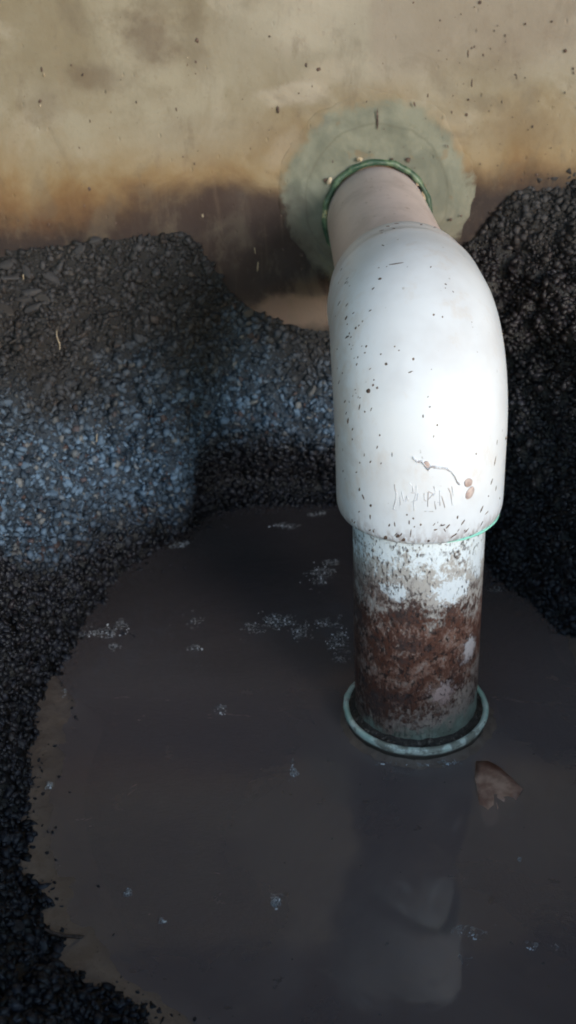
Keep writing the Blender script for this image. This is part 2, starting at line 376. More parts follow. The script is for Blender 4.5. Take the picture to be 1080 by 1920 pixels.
# ------------------------------------------------------------ ground: loft round the pit
def S(px, py): return on_z(px, py)
profiles = [   # water's edge outwards: (edge, foot, middle, top, far)
 [(-.10, -.45, -.352), (-.15, -.49, -.32), (-.2, -.54, -.26), (-.30, -.66, -.13), (-.55, -.85, -.10)],
 [S(290, 1928), (-.242, -.34, -.325), (-.28, -.37, -.275), (-.40, -.44, -.17), (-.64, -.5, -.09)],
 [S(128, 1800), (-.311, -.265, -.325), (-.345, -.28, -.28), (-.44, -.30, -.18), (-.66, -.3, -.07)],
 [S(48, 1575), (-.355, -.135, -.325), (-.375, -.13, -.28), (-.46, -.12, -.17), (-.68, -.1, -.05)],
 [S(80, 1320), (-.369, .055, -.315), (-.38, .06, -.27), (-.45, .08, -.16), (-.68, .1, -.03)],
 [S(150, 1180), (-.345, .19, -.315), (-.375, .21, -.25), (-.43, .26, -.13), (-.55, .40, -.01)],
 [S(240, 1062), (-.297, .302, -.30), (-.325, .30, -.22), (-.35, .345, -.11), (-.38, .405, -.003)],
 [S(330, 1008), on_y(345, 955, .325), on_y(338, 848, .305), on_y(330, 640, .365), on_y(300, 442, .405)],
 [on_z(362, 985), on_y(362, 930, .42), on_y(372, 842, .385), on_y(385, 640, .39), on_y(352, 442, .405)],
 [on_z(420, 955), on_y(420, 890, .47), on_y(425, 838, .395), on_y(430, 680, .395), on_y(400, 503, .405)],
 [on_z(480, 948), on_y(480, 890, .47), on_y(480, 838, .395), on_y(475, 700, .395), on_y(450, 563, .405)],
 [on_z(550, 945), on_y(550, 890, .46), on_y(550, 840, .39), on_y(545, 710, .39), on_y(525, 604, .405)],
 [on_z(630, 945), on_y(640, 900, .45), on_y(645, 845, .385), on_y(645, 720, .385), on_y(635, 620, .405)],
 [on_z(760, 965), on_y(770, 900, .39), on_y(770, 800, .37), on_y(770, 680, .38), on_y(780, 560, .405)],
 [on_z(880, 1010), on_y(890, 930, .34), on_y(895, 800, .33), on_y(890, 620, .36), on_y(872, 462, .405)],
 [on_z(935, 1085), on_y(965, 1000, .245), on_y(985, 860, .27), on_y(960, 600, .35), on_y(918, 415, .405)],
 [on_z(1000, 1135), on_y(1050, 1030, .18), on_y(1080, 850, .21), on_y(1045, 560, .33), on_y(975, 358, .405)],
 [on_z(1075, 1200), on_y(1125, 1080, .11), on_y(1170, 870, .15), on_y(1170, 560, .28), on_y(1120, 330, .405)],
 [(.24, -.05, -.352), (.265, -.05, -.32), (.29, -.05, -.26), (.35, -.04, -.15), (.5, .05, -.10)],
 [(.25, -.25, -.352), (.28, -.27, -.32), (.30, -.28, -.26), (.35, -.30, -.13), (.60, -.35, -.09)],
 [(.12, -.47, -.352), (.145, -.50, -.32), (.18, -.54, -.25), (.23, -.62, -.13), (.40, -.85, -.09)],
]
prof = np.array([[np.array(p, float) for p in row] for row in profiles])
pc = np.array([-.05, .0])
deep = prof[:, 0].copy(); deep[:, :2] = pc + (deep[:, :2] - pc) * .80; deep[:, 2] = -.385
cent = prof[:, 0].copy(); cent[:, :2] = pc; cent[:, 2] = -.39
far1 = prof[:, 4].copy(); d = far1[:, :2] - pc; d /= np.linalg.norm(d, axis=1)[:, None]
far1[:, :2] += d * .9; far1[:, 2] = -.15
far1[7:18, 2] = prof[7:18, 4, 2]
far2 = far1.copy(); far2[:, :2] += d * 60; far2[:, 2] = -.15
prof = np.concatenate([cent[:, None], deep[:, None], prof, far1[:, None], far2[:, None]], 1)   # (n, 9, 3)
def catmull(P, m, closed):
    """resample axis 0 with m steps per span"""
    n = len(P); out = []
    spans = n if closed else n - 1
    for i in range(spans):
        g = (lambda k: P[k % n]) if closed else (lambda k: P[min(max(k, 0), n - 1)])
        p0, p1, p2, p3 = g(i - 1), g(i), g(i + 1), g(i + 2)
        for k in range(m):
            t = k / m
            out.append(.5 * (2 * p1 + (p2 - p0) * t + (2 * p0 - 5 * p1 + 4 * p2 - p3) * t * t + (3 * p1 - p0 - 3 * p2 + p3) * t ** 3))
    if not closed: out.append(P[-1])
    return np.array(out)
G = catmull(prof, 34, True)                      # (nu, 9, 3)
G = np.swapaxes(G, 0, 1)
near = catmull(G[1:7], 30, False)                 # deep .. far rim, smooth
G = np.concatenate([G[:1], near, G[7:8], G[8:9]], 0)
G = np.swapaxes(G, 0, 1)                          # (nu, nv, 3)
# displacement along the surface normal
du = np.roll(G, -1, 0) - np.roll(G, 1, 0); dv = np.gradient(G, axis=1)
N = np.cross(du, dv); N /= np.linalg.norm(N, axis=2)[..., None] + 1e-9
if N[:, 40:100, 2].mean() < 0: N = -N
nu, nv = G.shape[:2]
for i in range(nu):
    for j in range(3, nv - 2):
        p = G[i, j]; z = p[2]
        if z < -.375: continue
        k = min(1, max(0, (z + .375) / .06))
        ed = min(1, max(0.15, (WALL_Y - p[1]) / .05)) if p[1] > .2 else 1
        v = Vector(p)
        near_ = 1 + .9 * min(1, max(0, -.02 - p[1]) / .15)
        clump = mn.noise(v * 26) * .012 * near_ + mn.noise(v * 60 + Vector((5, 2, 1))) * .011 + mn.noise(v * 120) * .006 + (abs(mn.noise(v * 13)) - .2) * .016
        G[i, j] = p + N[i, j] * clump * k * ed
        if .3 < G[i, j][1] < .6 and j < nv - 3 and z > -.15: G[i, j][1] = min(G[i, j][1], WALL_Y + .004)
ground = grid_mesh('ground', G, M['soil'], closed_u=True)
tag(ground, kind='structure')
gme = ground.data

# stone shapes
def stone_mesh(sub, flat, seed):
    r = random.Random(seed); bm = bmesh.new()
    bmesh.ops.create_icosphere(bm, subdivisions=sub, radius=1)
    planes = []; jit = .24 if sub == 1 else .06; wy = r.uniform(.55, .9)
    for _ in range(7):
        nrm = Vector((r.gauss(0, 1), r.gauss(0, 1), r.gauss(0, 1))).normalized(); planes.append((nrm, r.uniform(.5, .85)))
    for v in bm.verts:
        c = v.co.copy()
        for nrm, dd in planes:
            t = c.dot(nrm)
            if t > dd: c -= nrm * (t - dd)
        c *= 1 + r.uniform(-jit, jit)
        v.co = Vector((c.x * 1.08, c.y * wy, c.z * flat))
    V = np.array([v.co[:] for v in bm.verts]); bm.verts.index_update(); F = np.array([[v.index for v in f.verts] for f in bm.faces]); bm.free()
    return V, F
small = [stone_mesh(1, rnd.uniform(.4, .8), i) for i in range(24)]

# area sampling of the loft
Q = np.stack([G[:-1, :-1], G[1:, :-1], G[1:, 1:], G[:-1, 1:]], 2).reshape(-1, 4, 3)
Qn = np.cross(Q[:, 2] - Q[:, 0], Q[:, 3] - Q[:, 1]); A = np.linalg.norm(Qn, axis=1) * .5; Qn /= (2 * A[:, None] + 1e-12)
Qn *= np.sign((Qn * N[:-1, :-1].reshape(-1, 3)).sum(1))[:, None]
C = Q.mean(1)
W = A.copy()
o, dep = CAM_O, (C - CAM_O) @ CAM_F
sx = 540 + CAM_FOC * ((C - CAM_O) @ CAM_R) / dep; sy = 960 - CAM_FOC * ((C - CAM_O) @ CAM_U) / dep
seen = (dep > 0) & (sx > -160) & (sx < 1240) & (sy > 200) & (sy < 2080)
W *= np.where(seen, 1.0, .12)
W *= (C[:, 2] > -.358) & (np.abs(C[:, 0]) < .8) & (C[:, 1] > -.9) & (C[:, 1] < np.where(C[:, 2] < -.2, .6, .415)) & (C[:, 2] < .2) & (A < 1e-3)
def sample(n, extra=None):
    ww = W if extra is None else W * extra
    k = rng.choice(len(W), n, p=ww / ww.sum()); a = rng.random((n, 1)); b = rng.random((n, 1))
    q = Q[k]; p = (q[:, 0] * (1 - a) + q[:, 1] * a) * (1 - b) + (q[:, 3] * (1 - a) + q[:, 2] * a) * b
    return p, Qn[k]
def rotmats(n, nrm):
    """random spin about a jittered normal"""
    z = nrm + rng.normal(0, .38, (n, 3)); z /= np.linalg.norm(z, axis=1)[:, None]
    t = rng.normal(0, 1, (n, 3)); x = np.cross(t, z); x /= np.linalg.norm(x, axis=1)[:, None]
    return np.stack([x, np.cross(z, x), z], 2)
def gravel_mesh(name, n, s_lo, s_hi, lift, parent=None):
    p, nr = sample(n); Rm = rotmats(n, nr)
    s = s_lo * (s_hi / s_lo) ** (rng.random(n) ** 2.2)
    VV, FF, TT = [], [], []; off = 0; which = rng.integers(0, len(small), n)
    for w_ in range(len(small)):
        V, F = small[w_]; m = np.where(which == w_)[0]
        if not len(m): continue
        co = np.einsum('nij,vj->nvi', Rm[m], V) * s[m][:, None, None] + (p[m] + nr[m] * (s[m] * lift)[:, None])[:, None]
        VV.append(co.reshape(-1, 3)); FF.append((F[None] + (np.arange(len(m)) * len(V))[:, None, None] + off).reshape(-1, 3))
        t = np.stack([rng.random(len(m)) ** 1.5, rng.random(len(m)), rng.random(len(m))], 1)
        TT.append(np.repeat(t, len(V), 0)); off += len(m) * len(V)
    V = np.concatenate(VV); F = np.concatenate(FF); T = np.concatenate(TT)
    me = bpy.data.meshes.new(name); me.vertices.add(len(V)); me.vertices.foreach_set('co', V.reshape(-1).astype(np.float32))
    me.loops.add(F.size); me.loops.foreach_set('vertex_index', F.reshape(-1).astype(np.int32))
    me.polygons.add(len(F)); me.polygons.foreach_set('loop_start', np.arange(0, F.size, 3, dtype=np.int32)); me.update(calc_edges=True)
    at = me.attributes.new('tint', 'FLOAT_VECTOR', 'POINT'); at.data.foreach_set('vector', T.reshape(-1).astype(np.float32))
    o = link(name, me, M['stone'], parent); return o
_, F0 = small[0]
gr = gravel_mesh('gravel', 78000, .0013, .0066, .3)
tag(gr, 'dark bluish crushed gravel lining the sides of the wet pit', 'gravel', kind='stuff')

# larger stones that can be picked apart: parts of the ground
big_me = []
for i in range(12):
    V, F = stone_mesh(2, rnd.uniform(.4, .7), 100 + i)
    me = bpy.data.meshes.new('stone'); me.from_pydata([tuple(v) for v in V], [], [tuple(map(int, f)) for f in F]); me.update()
    t = np.tile([rnd.uniform(.25, 1), rnd.uniform(.1, 1.0), rnd.random()], (len(V), 1))
    at = me.attributes.new('tint', 'FLOAT_VECTOR', 'POINT'); at.data.foreach_set('vector', t.reshape(-1).astype(np.float32))
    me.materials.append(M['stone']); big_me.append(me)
def put_stone(p, Rm, s, me):
    o = bpy.data.objects.new('stone', me); COL.objects.link(o); o.parent = ground
    Rm = np.array(Rm) @ np.diag(s)
    o.matrix_world = Matrix([[*Rm[i], p[i]] for i in range(3)] + [[0, 0, 0, 1]])
vis = np.where((sx > -20) & (sx < 1100) & (sy > 330) & (sy < 1940) & (dep > 0), 1.0, 0.0)
pb, nb = sample(215, vis); Rb = rotmats(215, nb)
for i in range(215):
    s = .0036 * (2.2 ** (rnd.random() ** 2)); put_stone(pb[i] + nb[i] * s * .35, Rb[i], (s, s, s), big_me[i % 12])
gb = BVHTree.FromPolygons([tuple(v) for v in G.reshape(-1, 3)], [tuple(p.vertices) for p in gme.polygons])
def hit(bvh, px, py):
    o_, d_ = ray(px, py); r = bvh.ray_cast(Vector(o_), Vector(d_).normalized()); return r[0], r[1]
for (px, py, L, ang) in ((14, 500, .012, 20), (22, 525, .013, 10), (95, 525, .014, -40), (60, 550, .013, 5), (45, 565, .012, 15),
                         (8, 585, .014, -30), (62, 578, .012, 30), (85, 560, .010, -15), (110, 505, .010, 50), (52, 512, .010, -60),
                         (105, 458, .010, 10), (150, 470, .010, 20), (180, 455, .010, 0), (30, 645, .007, 0), (14, 662, .006, 0)):
    h, nr = hit(gb, px, py)
    if h is None: continue
    nr = np.array(nr); nr = nr if nr @ (CAM_O - np.array(h)) > 0 else -nr
    x = CAM_R * math.cos(R_(ang)) + CAM_U * math.sin(R_(ang)); x -= nr * (x @ nr); x /= np.linalg.norm(x)
    put_stone(np.array(h) + nr * .004, np.stack([x, np.cross(nr, x), nr], 1), (L, L * .6, L * .55), big_me[rnd.randrange(12)])

# ------------------------------------------------------------ water
wb = np.zeros((120, 120, 3)); gx, gy = np.meshgrid(np.linspace(-.50, .45, 120), np.linspace(-.62, .52, 120), indexing='ij')
wb[..., 0], wb[..., 1], wb[..., 2] = gx, gy, WATER_Z
env = np.exp(-(((gx - .0) / .11) ** 2 + ((gy + .27) / .12) ** 2))
wb[..., 2] += -.0013 * env * np.sin(2 * math.pi * (gx + .01) / .13 + gy * 6)
water = grid_mesh('water', wb, M['water']); tag(water, kind='structure')
# silt shelf on the left shore: outer edge under the gravel, inner edge slips below the water
outer = [(60, 1230), (62, 1290), (40, 1360), (25, 1440), (10, 1520), (5, 1590), (30, 1680), (70, 1760), (140, 1830), (230, 1900), (330, 1960)]
inner = [(122, 1285), (158, 1330), (142, 1390), (128, 1440), (118, 1510), (128, 1590), (150, 1650), (182, 1720), (228, 1795), (315, 1860), (430, 1950)]
def ribbon(name, outer, inner, n=90, m=14):
    Oo = catmull(np.array(outer, float), 9, False); Ii = catmull(np.array(inner, float), 9, False)
    P = np.zeros((len(Oo), m, 3)); D = np.zeros((len(Oo), m))
    for i in range(len(Oo)):
        for j in range(m):
            t = j / (m - 1) * 1.35
            q = on_z(*(Oo[i] * (1 - t) + Ii[i] * t)); v = Vector(q)
            z = WATER_Z + .0020 - .0034 * t ** 2.5 + mn.noise(v * 45) * .0016 + mn.noise(v * 150) * .0007
            P[i, j] = (q[0], q[1], z); D[i, j] = t / 1.35
    o = grid_mesh(name, P, M['silt'])
    at = o.data.attributes.new('deep', 'FLOAT', 'POINT'); at.data.foreach_set('value', D.reshape(-1).astype(np.float32))
    return o
tag(ribbon('silt_bank', outer, inner), kind='structure')
tag(ribbon('silt_bank', [(1120, 1190), (1110, 1230), (1115, 1290)], [(1052, 1185), (1062, 1225), (1085, 1260)]), kind='structure')

# ring of slumped mud round the foot of the pipe
P = np.zeros((160, 9, 3)); D = np.zeros((160, 9))
for i in range(160):
    a = 2 * math.pi * i / 160; ca, sa = math.cos(a), math.sin(a)
    wd = .009 + .006 * mn.noise(Vector((ca * 2.5, sa * 2.5, 3))) + .005 * max(0, ca * .6 - sa * .8)
    for j in range(9):
        t = j / 8; rr = .062 + (wd + .004) * t
        P[i, j] = (ca * rr, sa * rr, WATER_Z + .0042 - .0062 * t ** .8 + mn.noise(Vector((ca * rr, sa * rr, 0)) * 160) * .0011); D[i, j] = t * .7
sk = grid_mesh('mud_ring', P, M['silt'], closed_u=True)
at = sk.data.attributes.new('deep', 'FLOAT', 'POINT'); at.data.foreach_set('value', D.reshape(-1).astype(np.float32))
tag(sk, kind='structure')
# loose grit washed onto the silt
gp = []
Oc, Ic = catmull(np.array(outer, float), 9, False), catmull(np.array(inner, float), 9, False)
for _ in range(420):
    k = rnd.randrange(len(Oc)); t = abs(rnd.gauss(.05, .35)); q = on_z(*(Oc[k] * (1 - t) + Ic[k] * t + np.array([rnd.gauss(0, 4), rnd.gauss(0, 6)]))); gp.append((q[0], q[1], WATER_Z + .0006, t))
for _ in range(160):
    k = rnd.choice(range(5, 16)); e_ = profiles[k][0]; t = abs(rnd.gauss(0, .05)); gp.append((e_[0] * (1 - t) + rnd.gauss(0, .02), e_[1] - t * .2 + rnd.gauss(0, .004), WATER_Z + .0004, .3))
bm = bmesh.new()
for x_, y_, z_, t in gp:
    sz = rnd.uniform(.0008, .0030) * (1.2 - .5 * min(1, t))
    V, F = small[rnd.randrange(len(small))]; rm = Matrix.Rotation(rnd.uniform(0, 6.28), 3, 'Z') @ Matrix.Rotation(rnd.gauss(0, .4), 3, 'X')
    vv = [bm.verts.new(rm @ Vector(v) * sz + Vector((x_, y_, z_))) for v in V]
    for f in F: bm.faces.new([vv[i] for i in f])
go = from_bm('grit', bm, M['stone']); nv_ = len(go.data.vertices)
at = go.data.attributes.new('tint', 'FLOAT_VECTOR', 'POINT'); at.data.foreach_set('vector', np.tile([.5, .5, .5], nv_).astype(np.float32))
tag(go, 'loose dark grit washed onto the silt along the water edge', 'grit', kind='stuff')

# ------------------------------------------------------------ wall
def wall_y(x, z):
    return WALL_Y + mn.noise(Vector((x * 7, 1, z * 7))) * .0028 + mn.noise(Vector((x * 28, 3, z * 28))) * .0010
nx, nz = 300, 200
X = np.linspace(-1, 1, nx); X = np.sign(X) * (np.abs(X) * .45 + np.abs(X) ** 6 * 2.5); Z = np.linspace(-.2, .42, nz)
P = np.zeros((nx, nz, 3))
for i, x in enumerate(X):
    for j, z in enumerate(Z):
        y = WALL_Y
        if abs(x) < .6: y = wall_y(x, z)
        P[i, j] = (x, y, z)
# close the slab: top, back, bottom
T = P.copy(); bk = P[:, ::-1].copy(); bk[..., 1] = WALL_Y + .12
P = np.concatenate([P, bk[:, :1], bk[:, -1:], P[:, :1]], 1)
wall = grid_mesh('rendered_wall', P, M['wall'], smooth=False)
wall.data.polygons.foreach_set('use_smooth', [True] * len(wall.data.polygons))
tag(wall, 'stained beige rendered wall rising behind the gravel and white pipe', 'wall')
SL = .0412; HZ = WALL_Y * SL                    # height of the pipe axis at the wall
# mortar patch round the hole
nt, nr_ = 180, 16
nr_ = 34; P = np.zeros((nt, nr_, 3))
for i in range(nt):
    a = 2 * math.pi * i / nt; ca, sa = math.cos(a), math.sin(a)
    ro = .110 + mn.noise(Vector((ca * 2, sa * 2, 4))) * .012 + mn.noise(Vector((ca * 6, sa * 6, 1))) * .0025
    for j in range(nr_):
        t = j / (nr_ - 1); r = .0560 + (ro - .0560) * t
        cz = HZ + .022 * min(1, t * 1.2)
        v = Vector((ca * r, 0, sa * r)); yy = wall_y(ca * r, cz + sa * r) - .0030 - .0015 * (1 - t) + mn.noise(v * 40) * .0012 - (.0016 * math.exp(-((r - .083 - .004 * mn.noise(Vector((ca, sa, 7)))) / .0035) ** 2) * max(0, .4 + mn.noise(Vector((ca * 2, sa * 2, 2)))) ) - .0007 * mn.noise(Vector((ca * 12, sa * 12, r * 150)))
        if t > .55: yy += .0036 * ((t - .55) / .45) ** 1.3
        if j == nr_ - 1: yy = WALL_Y + .006
        P[i, j] = (ca * r, yy, cz + sa * r)
grid_mesh('mortar_patch', P, M['mortar'], wall, closed_u=True)
# green seal ring
P = np.zeros((120, 10, 3))
for i in range(120):
    a = 2 * math.pi * i / 120
    for j in range(10):
        b = 2 * math.pi * j / 9; mr = .0032 + mn.noise(Vector((math.cos(a) * 5, math.sin(a) * 5, math.cos(b)))) * .0016
        r = .0575 + mr * math.cos(b); P[i, j] = (r * math.cos(a), WALL_Y - .0075 + mr * math.sin(b), HZ + r * math.sin(a))
grid_mesh('pipe_seal', P, M['seal'], wall, closed_u=True)
# mortar crumbs by the seal and specks over the wall
def speck(bm, p, nrm, size, elong=1.0, ang=0.0, thick=.35, r=rnd):
    nrm = Vector(nrm).normalized(); t = nrm.orthogonal().normalized(); b = nrm.cross(t)
    ref = Vector((0, 0, 1)) - nrm * nrm.z
    if ref.length > .1: t = ref.normalized(); b = nrm.cross(t)
    ca, sa = math.cos(ang), math.sin(ang); t, b = t * ca + b * sa, b * ca - t * sa
    k = 7; ring = []
    for i in range(k):
        a = 2 * math.pi * i / k; rr = r.uniform(.65, 1.15)
        ring.append(bm.verts.new(Vector(p) + t * (math.cos(a) * size * elong * rr) + b * (math.sin(a) * size * rr) - nrm * size * .15))
    top = bm.verts.new(Vector(p) + nrm * min(size, .002) * thick)
    for i in range(k): bm.faces.new((ring[i], ring[(i + 1) % k], top))
bm = bmesh.new()
for px, py, s, e in ((597, 130, .0026, 1), (521, 205, .0018, 2.4), (574, 122, .0013, 2), (369, 76, .0028, 1), (168, 354, .0022, 1.2), (78, 130, .0014, 2),
                     (75, 190, .002, 1), (1030, 335, 0.0016, 1), (1007, 328, .0018, 1), (900, 5, .0018, 1.4), (822, 95, .0022, 1), (708, 225, .0014, 9),
                     (878, 100, .0009, 5), (885, 155, .0009, 5), (560, 175, .001, 1), (155, 140, .0013, 1.3), (1060, 95, .002, 1), (845, 412, .0022, 1),
                     (865, 405, .0014, 1), (775, 5, .0015, 1), (665, 45, .001, 1.4), (985, 45, .0014, 1), (875, 215, .0014, 1.5), (310, 345, .0015, 1),
                     (380, 405, .001, 1), (530, 468, .0018, 1), (565, 478, .0022, 1), (565, 505, .002, 1), (765, 300, .003, 1), (735, 300, .0022, 1.3),
                     (694, 285, .0009, 1), (610, 338, .0024, 1.2), (825, 38, .0016, 1), (1035, 40, .0013, 1)):
    p = on_y(px, py, WALL_Y - (.0062 if (px - 706) ** 2 + (py - 360) ** 2 < 185 ** 2 else .0012)); speck(bm, p, (0, -1, 0), s, e)
for _ in range(170):
    px = rnd.uniform(0, 1080); py = rnd.uniform(0, 430)
    if rnd.random() < .45: px = rnd.gauss(880, 110)
    inside = (px - 706) ** 2 + (py - 360) ** 2 < 190 ** 2
    p = on_y(px, py, WALL_Y - (.0062 if inside else .0012)); speck(bm, p, (0, -1, 0), rnd.uniform(.0003, .0009) * (1.0 if rnd.random() < .9 else 1.5), rnd.choice((1, 1, 1.5, 2.5)), rnd.gauss(0, .3))
tag(from_bm('mud_specks', bm, M['mud'], wall), kind='stuff')
bm = bmesh.new()
for px, py, s, e, a in ((675, 299, .0024, 1.8, 1.4), (617, 340, .0024, 2.2, -.5), (783, 345, .0018, 2, .6), (795, 368, .002, 3, .3), (776, 330, .0014, 2, .8),
                        (478, 470, .0005, 8, .1), (483, 500, .0009, 9, -.15), (352, 108, .0008, 1, 0), (82, 140, .0009, 3, 0), (75, 198, .001, 1.4, 0), (380, 404, .0012, 1.6, 0)):
    speck(bm, on_y(px, py, WALL_Y - (.0095 if 600 < px < 800 else .0014)), (0, -1, 0), s, e, a, .8)
tag(from_bm('mortar_crumbs', bm, M['straw'], wall), kind='stuff')

# ------------------------------------------------------------ the pipe
pipe = bpy.data.objects.new('drain_pipe', None); COL.objects.link(pipe); pipe.location = (0, 0, -.38)
pipe.empty_display_size = .1
tag(pipe, 'white plastic elbow pipe leaving the wall and dropping into muddy water', 'pipe')
bpy.context.view_layer.update()
def child(o):
    o.parent = pipe; o.matrix_parent_inverse = pipe.matrix_world.inverted(); return o
NS = 144
def sweep(name, path, mat):
    """path: list of (centre, tangent, radius); uv = (arc from the front, distance)"""
    P = np.zeros((NS + 1, len(path), 3)); UV = np.zeros((NS + 1, len(path), 2)); s = 0
    for j, (c, t, r) in enumerate(path):
        t = np.array(t) / np.linalg.norm(t); xx = np.array([1., 0, 0]); f = np.cross(xx, t)   # f: front (towards -y when t is up)
        if j: s += np.linalg.norm(np.array(c) - np.array(path[j - 1][0]))
        for i in range(NS + 1):
            a = -math.pi + 2 * math.pi * i / NS
            P[i, j] = np.array(c) + r * (f * math.cos(a) + xx * math.sin(a)); UV[i, j] = (a * r, s)
    return child(grid_mesh(name, P, mat, uv=UV))
EB = -.1375; LEG = .149; BR = .074; RO = .068
hd = np.array([0, 1, SL]); hd /= np.linalg.norm(hd)
path = []
for off, r in ((.004, .0545), (.0004, .0562), (0, .0595), (.0008, .0625), (.0028, .0650), (.0058, .0668), (.010, .0677), (.016, RO)):
    path.append(((0, 0, EB + off), (0, 0, 1), r))
for z in np.linspace(EB + .022, -BR, 10): path.append(((0, 0, z), (0, 0, 1), RO))
tot = math.pi / 2 - math.atan(SL)
for k in range(1, 33):
    a = tot * k / 32; path.append(((0, BR - BR * math.cos(a), -BR + BR * math.sin(a)), (0, math.sin(a), math.cos(a)), RO + .0007 * math.sin(math.pi * k / 32)))
e = np.array(path[-1][0]); Lh = LEG - BR
for t in np.linspace(.08, .45, 6): path.append((tuple(e + hd * Lh * t), tuple(hd), RO))
for off, r in ((.037, .0680), (.034, .0677), (.0315, .0668), (.0295, .0657), (.027, .0652), (.015, .0650), (.004, .0649), (.0012, .0641), (0, .0625), (0, .0575), (.004, .0545)):
    path.append((tuple(e + hd * (Lh - off)), tuple(hd), r))
elbow = sweep('elbow', path, M['elbow'])
e_off = e[2] - SL * e[1]
# straight pipe into the wall
wp = [(tuple(e + hd * t), tuple(hd), .055) for t in np.linspace(Lh - .02, (WALL_Y + .05 - e[1]), 40)]
sweep('wall_pipe', wp, M['wpipe'])
# vertical pipe, uv v = world z
P = np.zeros((NS + 1, 60, 3)); UV = np.zeros((NS + 1, 60, 2)); zs = np.linspace(EB + .01, -.372, 60)
for j, z in enumerate(zs):
    for i in range(NS + 1):
        a = -math.pi + 2 * math.pi * i / NS; P[i, j] = (.055 * math.sin(a), -.055 * math.cos(a), z); UV[i, j] = (a * .055, z)
child(grid_mesh('vertical_pipe', P[:, ::-1], M['stack'], uv=UV[:, ::-1]))
# lower socket
def lathe(name, pr, mat, wob=0.0):
    P = np.zeros((NS, len(pr), 3))
    for i in range(NS):
        a = 2 * math.pi * i / NS
        for j, (r, z) in enumerate(pr):
            k = wob * mn.noise(Vector((math.cos(a) * 6, math.sin(a) * 6, j * .7)))
            P[i, j] = ((r + k) * math.cos(a), (r + k) * math.sin(a), z + k * .7)
    return child(grid_mesh(name, P, mat, closed_u=True))
lathe('socket_collar', [(.0630, -.375), (.0640, -.350), (.0650, -.343), (.0660, -.3405), (.0658, -.3385), (.0645, -.3374), (.0620, -.3374), (.0606, -.3388), (.0600, -.343), (.0598, -.352)], M['collar'], .0007)
lathe('wet_sediment', [(.0618, -.3392), (.0600, -.3384), (.0585, -.3386), (.0568, -.3374), (.0545, -.3335)], M['sludge'], .0012)
# mint glue bead under the right of the elbow and at the socket
def bead(name, r, z, a0, a1, rad, mat):
    n_ = 50; P = np.zeros((n_, 9, 3))
    for i in range(n_):
        t = i / (n_ - 1); a = R_(a0 + (a1 - a0) * t); k = rad * (math.sin(math.pi * t) ** .5 + .02) * (1 + .5 * mn.noise(Vector((a * 5, 0, 0))))
        for j in range(9):
            b = 2 * math.pi * j / 8; rr = r + k * math.cos(b)
            P[i, j] = (rr * math.sin(a), -rr * math.cos(a), z + k * math.sin(b))
    return child(grid_mesh(name, P, mat))
bead('glue_bead', .0655, EB + .0025, 12, 78, .0011, M['glue'])
bead('glue_bead', .0560, EB - .0005, -40, 60, .0012, M['glue'])
bead('glue_bead', .0578, -.342, 25, 75, .0022, M['collar'])

# marks on the elbow, found by looking at its surface
dg = bpy.context.evaluated_depsgraph_get()
eb = BVHTree.FromObject(elbow, dg); emw = elbow.matrix_world
def on_elbow(px, py):
    inv = emw.inverted(); o_, d_ = ray(px, py)
    r = eb.ray_cast(inv @ Vector(o_), (inv.to_3x3() @ Vector(d_)).normalized()); 
    return r[0], r[1]
bm = bmesh.new()
def es(px, py, s, e_=1, ang=0, th=.3):
    h, nr = on_elbow(px, py)
    if h is None: return
    nr = nr if nr.dot(Vector(CAM_O) - h) > 0 else -nr
    speck(bm, h + nr * .0001, nr, s, e_, -ang, th)
for a in ((718, 460, .0007, 5, 1.4), (745, 494, .0008, 8, 1.1), (712, 523, .0018, 1.3, 1.2), (710, 502, .0008, 1.5, 1), (725, 500, .0008, 1, 0), (648, 530, .001, 2.4, .3),
          (636, 568, .0009, 4, .2), (649, 596, .0017, 1.6, .2), (651, 608, .001, 1, 0), (667, 615, .0013, 1.3, 0), (655, 625, .0009, 1.6, 0), (658, 632, .0007, 1.4, 0), (655, 646, .0009, 1, 0),
          (687, 649, .0011, 1.3, .1), (813, 590, .0011, 1, 0), (836, 533, .0011, 1, 0), (714, 664, .0009, 1, 0), (724, 682, .0015, 1, 0), (775, 673, .0013, 1, 0),
          (740, 650, .0007, 1, 0), (748, 657, .0007, 1, 0), (671, 670, .0008, 1.4, 0), (669, 683, .001, 1.6, 0), (690, 733, .0030, 1.1, .2), (699, 722, .0012, 1.2, 0), (707, 727, .0012, 1, 0), (701, 712, .0008, 1, 0),
          (684, 772, .001, 1, 0), (652, 790, .0014, 2.2, .1), (820, 797, .0011, 1, 0), (712, 816, .0009, 1, 0), (735, 852, .0004, 5, 0), (674, 918, .0012, 2, .2), (681, 932, .001, 3, -.5), (695, 948, .0015, 1.2, 0), (694, 970, .0008, 3, 0),
          (723, 1008, .0022, 1.4, .3), (745, 1006, .0024, 1.3, .9), (757, 1012, .0018, 1.4, .7), (786, 1024, .002, .7, 0), (815, 1024, .0018, .6, .2), (838, 1022, .001, .6, 0),
          (850, 1005, .001, 4, 1.0), (868, 980, .0008, 4, .6), (903, 955, .001, 4, .6), (922, 903, .0009, 4, .4), (928, 866, .0008, 6, .3), (932, 830, .0005, 6, .3), (930, 916, .001, 3, .3), (916, 930, .0009, 1, 0),
          (937, 934, .001, 1.5, 0), (948, 822, .0021, 1, 1.4), (950, 820, .0016, 1.3, 0), (835, 540, .0006, 1, 0), (830, 985, .0006, 5, 1.4), (858, 970, .001, 2, .2), (770, 1000, .0005, 8, .1), (660, 975, .001, 2, 0), (700, 996, .0009, 2, 0),
          (730, 985, .0008, 2, .3), (775, 972, .0008, 1.4, .2), (789, 984, .001, 1.4, 0), (804, 1014, .0014, 1.1, 0), (763, 965, .0009, 1, 0), (875, 995, .0007, 4, .8), (640, 505, .0008, 3, .3), (632, 655, .0011, 1, 0)):
    es(*a)
